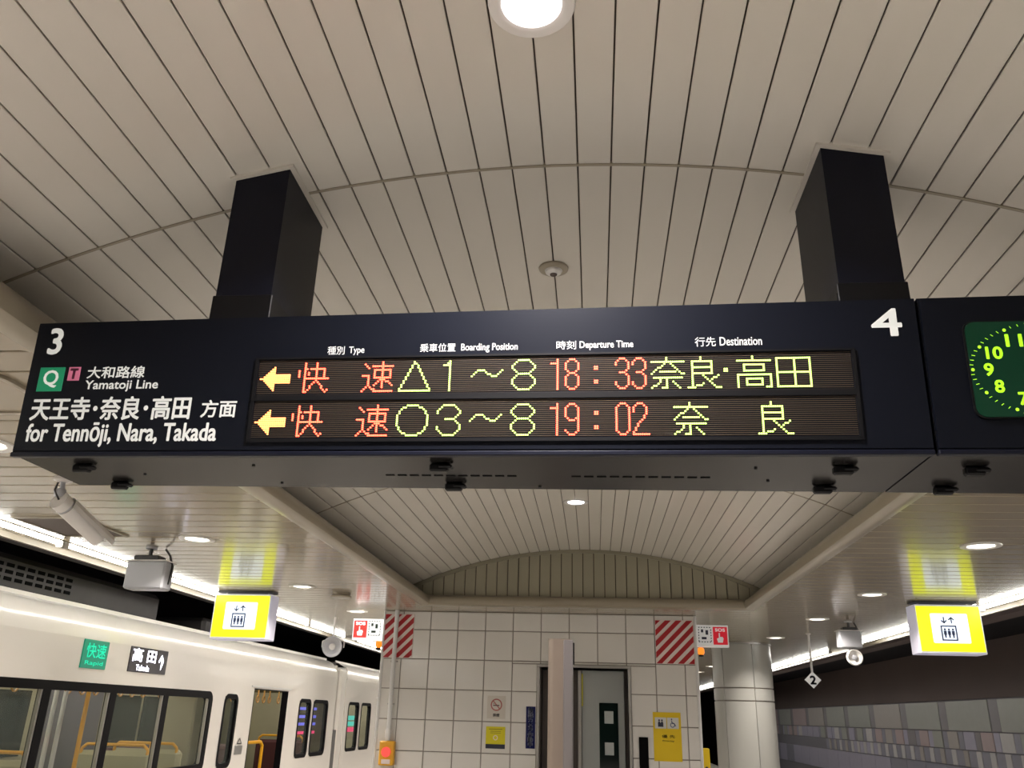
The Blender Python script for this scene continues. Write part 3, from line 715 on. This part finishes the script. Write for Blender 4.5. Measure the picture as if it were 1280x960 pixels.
MB().lathe([(.08,.14),(.12,.02),(.155,-.02),(.15,-.05),(.12,-.05),(.08,-.01),(.03,0),(.0001,.0)],(0,0,-.44),'y',28).build('horn',M['camgrey'],t,smooth=True)
MB().lathe([(.05,0),(.045,-.04),(.0001,-.05)],(0,0,-.44),'y',16).build('horn_core',M['camwhite'],t,smooth=True)
m=MB()
for s_ in (-1,1): m.tube([(s_*.05,.02,-.32),(s_*.17,.02,-.36),(s_*.17,.02,-.45)],.010)
m.build('yoke',M['camwhite'],t)

# yellow lift signs
def lift_sign(label,x,y):
    t=thing('lift_sign',label,'sign',(x,y,CEIL)); hw=.342; zt,zb=-.045,-.565
    MB().box(-hw-.01,hw+.01,.05,.22,-.022,0).build('ceiling_bracket',M['cable'],t)
    for s_ in (-1,1): MB().cyl((s_*.27,.13,-.02),(s_*.27,.13,zt),.012,n=8).build('hanger_rod',M['metal'],t)
    MB().bbox(-hw-.015,hw+.015,0,.27,zb-.015,zt,.008).build('housing',M['signbox'],t)
    face=MB().bbox(-hw,hw,-.006,.002,zb+.01,zt-.02,.002).build('face_panel',M['yellow'],t)
    MB().prism(rrect(-.20,.20,zb+.10,zt-.10,.015),-.009,-.006).build('white_panel',M['panelw'],t)
    icon=MB()
    c=-.02; zb2=zb+.125; w2=.085; h2=.165
    for (x0,x1,z0,z1) in ((c-w2,c+w2,zb2,zb2+.014),(c-w2,c+w2,zb2+h2-.014,zb2+h2),(c-w2,c-w2+.014,zb2,zb2+h2),(c+w2-.014,c+w2,zb2,zb2+h2)): icon.box(x0,x1,-.0115,-.0085,z0,z1)
    for k in (-1,0,1):
        px=c+k*.043; icon.disc(px,zb2+.122,.012,-.0115,12)
        icon.prism([(px-.016,zb2+.108),(px+.016,zb2+.108),(px+.015,zb2+.065),(px+.009,zb2+.062),(px+.007,zb2+.030),(px-.007,zb2+.030),(px-.009,zb2+.062),(px-.015,zb2+.065)][::-1],-.0115,-.0085)
    zc=zb2+h2+.022
    for s_,px in ((-1,c-.04),(1,c+.04)):
        icon.box(px-.006,px+.006,-.0115,-.0085,zc,zc+.070)
        tip=zc+.072 if s_>0 else zc-.002; bk_=tip-s_*.030
        for q in (-1,1): icon.prism([(px,tip),(px+q*.034,bk_),(px+q*.026,bk_-s_*.010),(px,tip-s_*.017)],-.0115,-.0085)
    icon.build('lift_icon',M['iconink'],t)
lift_sign('backlit yellow lift sign hanging over the left side, above the train',-4.285,10.1)
lift_sign('backlit yellow lift sign hanging over the right side, by the empty track',3.975,10.1)

# boarding position diamond
t=thing('position_marker','small white diamond plate with number 2 hanging on a white rod','sign',(3.40,14.2,CEIL))
MB().lathe([(.04,0),(.04,-.012),(.012,-.02)],n=16).build('ceiling_plate',M['camwhite'],t)
MB().cyl((0,0,-.01),(0,0,-.59),.017,n=10).build('rod',M['camwhite'],t,smooth=True)
d=MB().prism([(0,-.575),(.125,-.70),(0,-.825),(-.125,-.70)],-.015,.0).build('plate',M['soswhite'],t)
text(d,'numeral','2',-.042,-.762,.042,-.642,-.017,M['ink'],.04)

# ------------------------------------------------------------------ things on and beside the tiled wall
def striped(label,x0,x1,z0,z1,n):
    t=thing('striped_panel',label,'panel',(x0,SY+.012,z0)); w_=x1-x0; h_=z1-z0
    MB().bbox(0,w_,-.012,0,0,h_,.002).build('backing_sheet',M['stripew'],t)
    # stripes rising to the right at 45 degrees, clipped to the sheet
    per=.145; k=-int(h_/per)-2
    def clip(P_,ax,val,keep):
        o=[]
        for i in range(len(P_)):
            a,b_=P_[i],P_[(i+1)%len(P_)]; ia=(a[ax]-val)*keep>=0; ib=(b_[ax]-val)*keep>=0
            if ia: o.append(a)
            if ia!=ib:
                t_=(val-a[ax])/(b_[ax]-a[ax]); o.append((a[0]+(b_[0]-a[0])*t_,a[1]+(b_[1]-a[1])*t_))
        return o
    while k*per<w_:
        x=k*per; P_=[(x,0),(x+per*.56,0),(x+per*.56+h_,h_),(x+h_,h_)]
        for ax,val,kp in ((0,.006,1),(0,w_-.006,-1)): P_=clip(P_,ax,val,kp) if P_ else P_
        P_=[(p[0],min(max(p[1],.006),h_-.006)) for p in P_]
        if len(P_)>=3 and max(p[0] for p in P_)-min(p[0] for p in P_)>.01: MB().prism(P_,-.0145,-.012).build('stripe',M['red'],t)
        k+=1
    return t
striped('red and white striped panel at the upper left corner of the tiled wall',-2.955,-2.535,2.31,2.905,4)
striped('red and white striped panel at the upper right corner of the tiled wall',.828,1.35,2.31,2.885,6)

t=thing('conduit_pipe','white conduit pipe running down the left edge of the tiled wall','pipe',(-2.775,SY-.06,0))
MB().cyl((0,0,1.33),(0,0,CEIL-.001),.030,n=14).build('pipe',M['whitep'],t,smooth=True)
MB().lathe([(.032,1.40),(.045,1.37),(.045,1.30),(.03,1.26),(.0001,1.255)],n=16).build('end_fitting',M['camwhite'],t,smooth=True)
for z in (1.7,2.25): MB().bbox(-.045,.045,0,.07,z,z+.02,.003).build('clamp',M['metal'],t)
t=thing('emergency_button','yellow box with round red emergency button under the conduit','button',(-2.775,SY,0))
MB().bbox(-.10,.10,-.10,.010,.945,1.245,.012).build('box',mat('button_box_yellow',(.80,.42,.03),.4),t)
MB().cyl((0,-.102,1.11),(0,-.125,1.11),.062,n=24).build('button',M['sosred2'],t,smooth=True)
MB().bbox(-.06,.06,-.106,-.099,.965,1.02,.002).build('label_plate',M['stripew'],t)
t=thing('emergency_button','yellow box on the right side face of the lift shaft','button',(1.40,12.25,0))
MB().bbox(.0,.10,-.06,.10,.9,1.27,.01).build('box',M['poster'],t)
MB().cyl((.05,-.062,1.03),(.05,-.075,1.03),.022,n=16).build('button',M['ink'],t)

def sos(label,cx,bright):
    W_,R2=(M['soswhite2'],M['sosred2']) if bright else (M['soswhite'],M['sosred'])
    mir = -1 if bright else 1                # red square on the outer side
    t=thing('sos_sign',label,'sign',(cx,12.0,0))
    MB().bbox(-.215,.215,0,.08,2.54,2.83,.006).build('housing',W_,t)
    rx=.105*mir; q=MB().bbox(rx-.095,rx+.095,-.004,.001,2.572,2.805,.001).build('red_square',R2,t)
    text(q,'lettering','SOS',rx-.065,2.745,rx+.065,2.785,-.006,W_,.03)
    h=MB(); h.prism([(rx-.035,2.60),(rx+.030,2.60),(rx+.042,2.655),(rx+.030,2.675),(rx-.004,2.675),(rx-.004,2.725),(rx-.020,2.725),(rx-.020,2.665),(rx-.048,2.650)][::-1],-.006,-.003)
    h.build('hand_icon',W_,q)
    wx=-.10*mir; ic=MB()
    for k in range(5):
        for z in (2.79,2.60):
            ic.box(wx-.085+.036*k,wx-.085+.036*k+.018,-.004,0,z,z+.012)
    for k in range(5):
        for x in (wx-.088,wx+.076): ic.box(x,x+.012,-.004,0,2.61+.036*k,2.61+.036*k+.018)
    ic.box(wx-.05,wx-.02,-.004,0,2.73,2.77); ic.box(wx+.01,wx+.045,-.004,0,2.70,2.76); ic.box(wx-.045,wx+.02,-.004,0,2.64,2.67)
    ic.build('dashed_icon',M['ink'] if not bright else mat('icon_grey_green',(.10,.16,.12),.5),t)
sos('bright white and red SOS sign jutting out left of the tiled wall',-3.20,True)
sos('white and red SOS sign jutting out right of the tiled wall',1.60,False)
for x,lab in ((-3.03,'orange lamp at the left corner of the tiled wall under the SOS sign'),(1.44,'orange lamp at the right corner of the tiled wall under the SOS sign')):
    t=thing('warning_lamp',lab,'lamp',(x,12.04,2.49))
    MB().lathe([(.0001,.045),(.03,.042),(.046,.02),(.046,-.03),(.03,-.05),(.0001,-.052)],n=18).build('lens',M['orange'],t,smooth=True)
    MB().cyl((0,0,-.05),(0,0,-.075),.035,n=16).build('base',M['clip'],t)
    MB().bbox(-.012,.012,-.01,.02,-.085,-.07,.002).build('bracket',M['metal'],t) if x<0 else MB().box(-.05,.0,0,.02,-.07,-.06).build('bracket',M['metal'],t)
# notices
def tor(m,cx,cz,r0,r1,y,n=28):
    V=[];F=[]
    for k in range(n):
        a=2*math.pi*k/n
        for r_ in (r0,r1): V.append((cx+r_*math.cos(a),y,cz+r_*math.sin(a)))
    for k in range(n): F.append((2*k,2*((k+1)%n),2*((k+1)%n)+1,2*k+1))
    m.add(V,F)
NY=SY+.011
t=thing('no_smoking_sign','pale round no-smoking notice on the tiles above the yellow notice','notice',(0,NY,0))
MB().box(-1.455,-1.205,-.002,0,1.56,1.85).build('sheet',mat('notice_pale',(.62,.58,.52),.4),t)
m=MB(); tor(m,-1.33,1.735,.062,.078,-.003); m.add([(-1.385,-.003,1.785),(-1.375,-.003,1.795),(-1.275,-.003,1.685),(-1.285,-.003,1.675)],[(0,1,2,3)]); m.build('red_ring',mat('faded_red',(.45,.14,.13),.5),t)
m=MB(); m.box(-1.375,-1.29,-.004,-.002,1.72,1.735); m.tube([(-1.36,-.003,1.745),(-1.375,-.003,1.755)],.003); m.build('cigarette_icon',mat('faded_ink',(.16,.10,.10),.5),t)
text(t,'lettering','禁煙',-1.375,1.585,-1.285,1.625,-.0035,M['ink'],.02)
t=thing('notice_plate','small yellow notice with dark foot below the no-smoking sign','notice',(0,NY,0))
MB().box(-1.46,-1.20,-.003,0,1.19,1.462).build('sheet',M['notice'],t)
MB().box(-1.46,-1.20,-.004,-.003,1.19,1.245).build('dark_band',M['ink'],t)
m=MB(); tor(m,-1.33,1.325,.022,.032,-.0045,16); m.build('warning_ring',M['stripew'],t)
m=MB(); m.box(-1.42,-1.24,-.0045,-.003,1.425,1.435); m.box(-1.40,-1.26,-.0045,-.003,1.40,1.407); m.box(-1.40,-1.26,-.0045,-.003,1.38,1.386); m.build('text_lines',mat('olive_ink',(.28,.24,.02),.5),t)
t=thing('vertical_label','narrow dark blue vertical label with white characters left of the lift','notice',(0,NY,0))
MB().box(-.925,-.80,-.004,0,1.205,1.725).build('plate',M['blue'],t)
text(t,'lettering','防\n犯\nカ\nメ\nラ\n作\n動\n中',-.898,1.228,-.828,1.705,-.0055,M['bluetxt'],.05)
t=thing('lift_poster','large yellow lift poster with two white pictograms right of the lift','poster',(0,NY,0))
MB().box(.762,1.125,-.003,0,1.105,1.70).build('sheet',M['poster'],t)
for x0 in (.785,.945): MB().box(x0,x0+.15,-.005,-.003,1.50,1.635).build('pictogram_panel',mat('pictogram_white',(.66,.66,.62),.5),t)
m=MB(); m.box(.825,.895,-.0065,-.005,1.52,1.57); 
for x in (.842,.878): m.disc(x,1.60,.012,-.0065,10); m.box(x-.012,x+.012,-.0065,-.005,1.57,1.585)
m.build('lift_icon',M['ink'],t)
m=MB(); tor(m,1.015,1.545,.022,.031,-.0065,18); m.disc(1.005,1.615,.009,-.0065,10); m.tube([(1.005,-.006,1.60),(1.01,-.006,1.565),(1.04,-.006,1.563),(1.055,-.006,1.53)],.005,6); m.build('wheelchair_icon',M['iconink'],t)
text(t,'lettering','優 先',.87,1.385,1.04,1.425,-.0045,M['ink'],.01)
text(t,'lettering','Priority',.88,1.335,1.03,1.362,-.0045,M['ink'],.01)

# round pillar
t=thing('round_pillar','thick round pillar clad in pale grey panels right of the lift','pillar',(2.70,16.5,0))
rr=.53
def parc(m,r_,a0,a1,z0,z1,n):
    V=[];F=[]
    for k in range(n+1):
        a=a0+(a1-a0)*k/n
        for q in ((r_,z0),(r_,z1),(r_-.03,z1),(r_-.03,z0)): V.append((q[0]*math.cos(a),q[0]*math.sin(a),q[1]))
    for k in range(n):
        for q in range(4): F.append((4*k+q,4*k+(q+1)%4,4*k+4+(q+1)%4,4*k+4+q))
    F+=[(0,1,2,3),(4*n+3,4*n+2,4*n+1,4*n)]
    m.add(V,F); return m
MB().cyl((0,0,0),(0,0,CEIL),rr-.02,n=40).build('core',M['grout'],t,smooth=True)
for z0,z1 in ((0.0,1.95),(1.965,2.165),(2.18,CEIL-.03)):
    for q in range(6):
        a=math.radians(-78+60*q); parc(MB(),rr,a+.01,a+math.radians(60)-.01,z0+.004,z1-.004,8).build('cladding_panel',M['pillar'],t,smooth=True)
MB().lathe([(rr+.015,CEIL-.002),(rr+.015,CEIL-.03),(rr-.01,CEIL-.03)],n=40).build('top_collar',M['metal'],t,smooth=True)

# freestanding post before the lift
t=thing('steel_post','beige rounded steel post standing free in front of the lift','post',(-.395,10.1,0))
MB().prism  # (silhouette kept square with rounded corners)
m=MB(); V=rrect(-.135,.135,-.13,.13,.07,8); n=len(V)
m.add([(x,y,0) for x,y in V]+[(x,y,2.44) for x,y in V],[(k,(k+1)%n,n+(k+1)%n,n+k) for k in range(n)]+[tuple(range(n,2*n))]); m.build('shaft',M['polebeige'],t,smooth=True)
MB().bbox(.04,.15,-.142,-.05,0,2.43,.012).build('side_channel',M['polegrey'],t)
MB().bbox(.148,.165,-.12,-.08,2.16,2.40,.004).build('latch_plate',M['clip'],t)

# ------------------------------------------------------------------ train
TX=-5.15
def train_car(label,y0,y1,wins,doors,bigs):
    """wins: (y0,y1) rounded windows; doors: open doorways; bigs: list of (y0,y1,[dividers])"""
    t=thing('train_car',label,'train',(TX,y0,0))
    L=y1-y0; ZB,ZW0,ZW1,ZS=-.15,.85,1.755,2.22
    ops=[]
    for a,b_ in wins: ops.append((a,b_,ZW0,ZW1))
    for a,b_ in doors: ops.append((a,b_,0.0,1.885))
    for a,b_,dv in bigs: ops.append((a,b_,ZW0,ZW1))
    ops.sort(); m=MB(); cur=y0
    TT=.07
    for a,b_,z0,z1 in ops:
        m.box(-TT,0,cur-y0,a-y0,ZB,ZS)
        if z0>ZB: m.box(-TT,0,a-y0,b_-y0,ZB,z0)
        m.box(-TT,0,a-y0,b_-y0,z1,ZS); cur=b_
    m.box(-TT,0,cur-y0,L,ZB,ZS)
    # curved shoulder and roof
    pr_=[(0,2.22),(-.008,2.30),(-.03,2.37),(-.07,2.43),(-.13,2.49),(-.22,2.535),(-.30,2.55)]
    V=[(x,0,z) for x,z in pr_]+[(x,L,z) for x,z in pr_]; n=len(pr_)
    m.add(V,[(k,n+k,n+k+1,k+1) for k in range(n-1)])
    body=m.build('body_side',M['train'],t); 
    body.data.polygons.foreach_set('use_smooth',[True]*len(body.data.polygons)); body.data.set_sharp_from_angle(angle=math.radians(25))
    r=MB(); r.box(-2.7,-.28,0,L,2.46,2.56); r.build('roof',M['roofdk'],t)
    rg=MB(); rg.box(-.30,-.27,0,L,2.545,2.585); rg.build('roof_gutter',M['train'],t)
    e=MB(); e.box(-2.85,-.02,0,.05,-.15,2.45); e.build('end_wall',M['train'],t)
    e=MB(); e.box(-2.85,-.02,L-.05,L,-.15,2.45); e.build('end_wall',M['train'],t)
    i=MB(); i.box(-2.9,-2.82,0,L,-.15,2.46); i.box(-2.82,-.07,0,L,2.17,2.2); i.build('interior_lining',M['inwall'],t)
    MB().box(-2.82,-.07,0.05,L-.05,-.2,0).build('floor_panel',M['infloor'],t)
    for xx in (-.75,-2.1): MB().box(xx-.06,xx+.06,.2,L-.2,2.14,2.17).build('ceiling_lamp',M['intube'],t)
    for a,b_ in doors:   # doorway trim and half hidden leaf
        f=MB(); f.box(-.10,.006,a-y0,a-y0+.012,0,1.885); f.box(-.10,.006,b_-y0-.012,b_-y0,0,1.885); f.box(-.1,.006,a-y0,b_-y0,1.873,1.885); f.build('doorway_trim',M['trainfr'],t)
        MB().box(-.001,.012,a-y0-.12,b_-y0+.12,1.905,1.925).build('rain_strip',M['whitep'],t)
    for a,b_ in wins:
        a-=y0; b_-=y0
        outer=rrect(a-.03,b_+.03,ZW0-.03,ZW1+.03,.12); inner=rrect(a+.03,b_-.03,ZW0+.03,ZW1-.03,.08); n=len(outer)
        g=MB(); g.add([(.006,y,z) for y,z in outer]+[(.006,y,z) for y,z in inner]+[(-.07,y,z) for y,z in inner],[(k,(k+1)%n,n+(k+1)%n,n+k) for k in range(n)]+[(n+k,n+(k+1)%n,2*n+(k+1)%n,2*n+k) for k in range(n)])
        g=g.build('window_gasket',M['trainfr'],t); MB().box(-.03,-.024,a+.02,b_-.02,ZW0+.02,ZW1-.02).build('pane',M['tglass'],g)
    for a,b_,dv in bigs:
        a-=y0; b_-=y0
        outer=rrect(a-.05,b_+.05,ZW0-.05,ZW1+.045,.13); inner=rrect(a+.05,b_-.05,ZW0+.05,ZW1-.04,.07); n=len(outer)
        g=MB(); g.add([(.006,y,z) for y,z in outer]+[(.006,y,z) for y,z in inner]+[(-.07,y,z) for y,z in inner],[(k,(k+1)%n,n+(k+1)%n,n+k) for k in range(n)]+[(n+k,n+(k+1)%n,2*n+(k+1)%n,2*n+k) for k in range(n)])
        for d_ in dv: g.box(-.06,.004,d_-y0-.06,d_-y0+.06,ZW0,ZW1)
        g=g.build('window_gasket',M['trainfr'],t)
        ed=[a]+[d_-y0 for d_ in dv]+[b_]
        for p,q in zip(ed[:-1],ed[1:]):
            MB().box(-.03,-.024,p+.04,q-.04,ZW0+.03,ZW1-.03).build('pane',M['tglass'],g)
            sm_=MB(); sm_.box(-.035,-.002,q-.085,q-.06,ZW0+.03,ZW1-.03); sm_.build('sash_bar',M['metal'],g)
    return t
car=train_car('cream commuter train standing at the left platform, nearer car with open door',-3.2,17.35,[(12.02,12.46),(15.2,15.82),(15.98,16.86),(3.9,4.4)],[(13.05,14.55),(1.2,2.7)],[(6.72,11.56,[7.93,9.10,10.29]),(-2.6,.2,[-1.2])])
def cp_(m,name,mt,par=None,smooth=False):    # part given in world metres
    m.v=[(x-TX,y+3.2,z) for x,y,z in m.v]; return m.build(name,M[mt],par or car,smooth)
# dark interior features seen through the panes
cp_(MB().bbox(-7.95,-7.9,12.15,13.7,.0,1.85,.01),'far_door','indoor'); cp_(MB().bbox(-7.95,-7.9,9.0,10.3,0,1.85,.01),'far_door','indoor')
cp_(MB().box(-7.9,-5.3,17.22,17.28,0,2.16),'end_lining','endlin'); cp_(MB().bbox(-6.9,-6.2,17.18,17.22,0,1.9,.01),'end_door','inwall')
for y0,y1 in ((10.6,11.9),(14.1,15.0),(15.1,15.9)):
    g=cp_(MB().bbox(-7.96,-7.94,y0,y1,.9,1.75,.005),'far_window','glassdk')
cp_(MB().bbox(-5.75,-5.30,11.45,11.75,.0,2.16,.02),'draught_screen','inwall')
cp_(MB().bbox(-5.75,-5.30,6.9,7.3,.0,2.16,.02),'draught_screen','inwall')
for yy,xx,mt in ((8.95,-5.7,'whitep'),(9.12,-5.7,'whitep'),(9.3,-5.55,'yrail'),(12.9,-7.3,'yrail')):
    cp_(MB().cyl((xx,yy,0),(xx,yy,2.15),.024,n=10),'grab_pole',mt,smooth=True)
for yy in (8.15,10.45,11.2,12.15,16.2): 
    cp_(MB().bbox(-6.25,-5.30,yy,yy+.14,.35,1.08,.05),'seat_back','seatred' if yy>16 else 'seat')
    pts=[(-6.2,yy+.03,.9),(-6.2,yy+.03,1.10),(-6.14,yy+.03,1.15),(-5.42,yy+.03,1.15),(-5.36,yy+.03,1.10),(-5.36,yy+.03,.9)]
    cp_(MB().tube(pts,.018),'seat_rail','yrail')
for yy in (13.3,): 
    cp_(MB().tube([(-5.45,13.15,1.10),(-5.45,14.35,1.10),(-5.45,14.45,1.04),(-5.45,14.45,.35)],.026),'door_rail','yrail')
    cp_(MB().bbox(-7.6,-6.4,13.3,16.2,.35,.98,.04),'bench_seat','seatred')
cp_(MB().cyl((-5.7,6.5,1.98),(-5.7,16.9,1.98),.014,n=8),'strap_rail','metal')
k=0; yy=6.9
while yy<16.8:
    m=MB(); m.box(-5.71,-5.69,yy-.01,yy+.01,1.80,1.98)
    V=[];n=10
    for q in range(n): a=2*math.pi*q/n; V.append((-5.7,yy+.055*math.cos(a),1.75+.055*math.sin(a)))
    m.tube(V+[V[0]],.010,5); cp_(m,'hand_strap','orail'); yy+= .27 if (9<yy<10.5 or 13<yy<15) else .45
for z,c in ((1.60,'reflblue'),(1.46,'reflblue'),(1.33,'reflblue'),(1.18,'reflpink')): cp_(MB().bbox(-5.48,-5.45,15.95+(z*7%.3),17.15,z,z+.05,.003),'reflection_band',c)  # added glowing bands behind the panes, standing in for advert reflections in the glass
# side displays
d1=cp_(MB().bbox(-5.155,-5.140,8.36,8.83,1.935,2.215,.006),'service_display','dispg')
d2=cp_(MB().bbox(-5.155,-5.140,9.28,10.15,1.945,2.215,.006),'destination_display','dispd')
def side_text(par,s,y0,y1,z0,z1,mt,bold=.02):
    o=text(par,'lettering',s,y0,z0,y1,z1,0,M[mt],bold)
    for v in o.data.vertices: v.co=Vector((-5.1385-TX,v.co.x+3.2,v.co.z))
side_text(d1,'快速',8.42,8.78,2.04,2.18,'dispgl',.012); side_text(d1,'Rapid',8.43,8.76,1.96,2.01,'dispgl',.015)
side_text(d2,'高 田',9.33,9.86,2.06,2.20,'dispw',.018); side_text(d2,'Takada',9.44,9.74,1.965,2.025,'dispw',.015); side_text(d2,'↑',9.94,10.06,1.99,2.16,'dispw',.02)
m=MB(); m.bbox(-5.152,-5.138,12.58,12.84,.98,1.10,.004); 
cp_(m,'door_cock_cover','metal')
side_text(car,'△',12.62,12.80,1.12,1.20,'ink',.02)
# air-conditioning unit on the roof
ac=cp_(MB().bbox(-7.4,-5.72,3.0,10.85,2.57,2.96,.06),'roof_unit','acgrey')
for r_ in range(3):
    for q in range(12):
        y=6.9+q*.165; cp_(MB().box(-5.722,-5.712,y,y+.11,2.70+r_*.065,2.735+r_*.065),'grille_slot','dark',ac)
cp_(MB().bbox(-7.3,-5.8,12.4,13.6,2.57,2.85,.05),'roof_unit','acgrey')
car2=train_car('further car of the cream train, beyond the coupling gap',18.05,38.0,[(18.33,19.16),(19.36,20.2),(23.0,23.8),(26,27)],[(20.75,22.2),(28,29.4)],[])
m=MB()
for k in range(6): m.box(-1.7,-.45,-.68+k*.11,-.68+k*.11+.07,.0,2.2)
m.build('gangway_bellows',M['bellows'],car2)
MB().bbox(-.10,-.005,-.68,-.44,-.1,1.25,.01).build('gap_guard',M['bellows'],car2)
MB().bbox(-.30,-.004,-.42,-.0,-.1,2.42,.05).build('corner_fairing',M['train'],car2)
for z,c in ((1.42,'reflcyan'),(1.30,'reflcyan'),(1.18,'reflpink')): MB().box(-.28,-.25,.95,1.9,z,z+.09).build('reflection_band',M[c],car2)  # same added bands here: window reflections put in as glowing strips
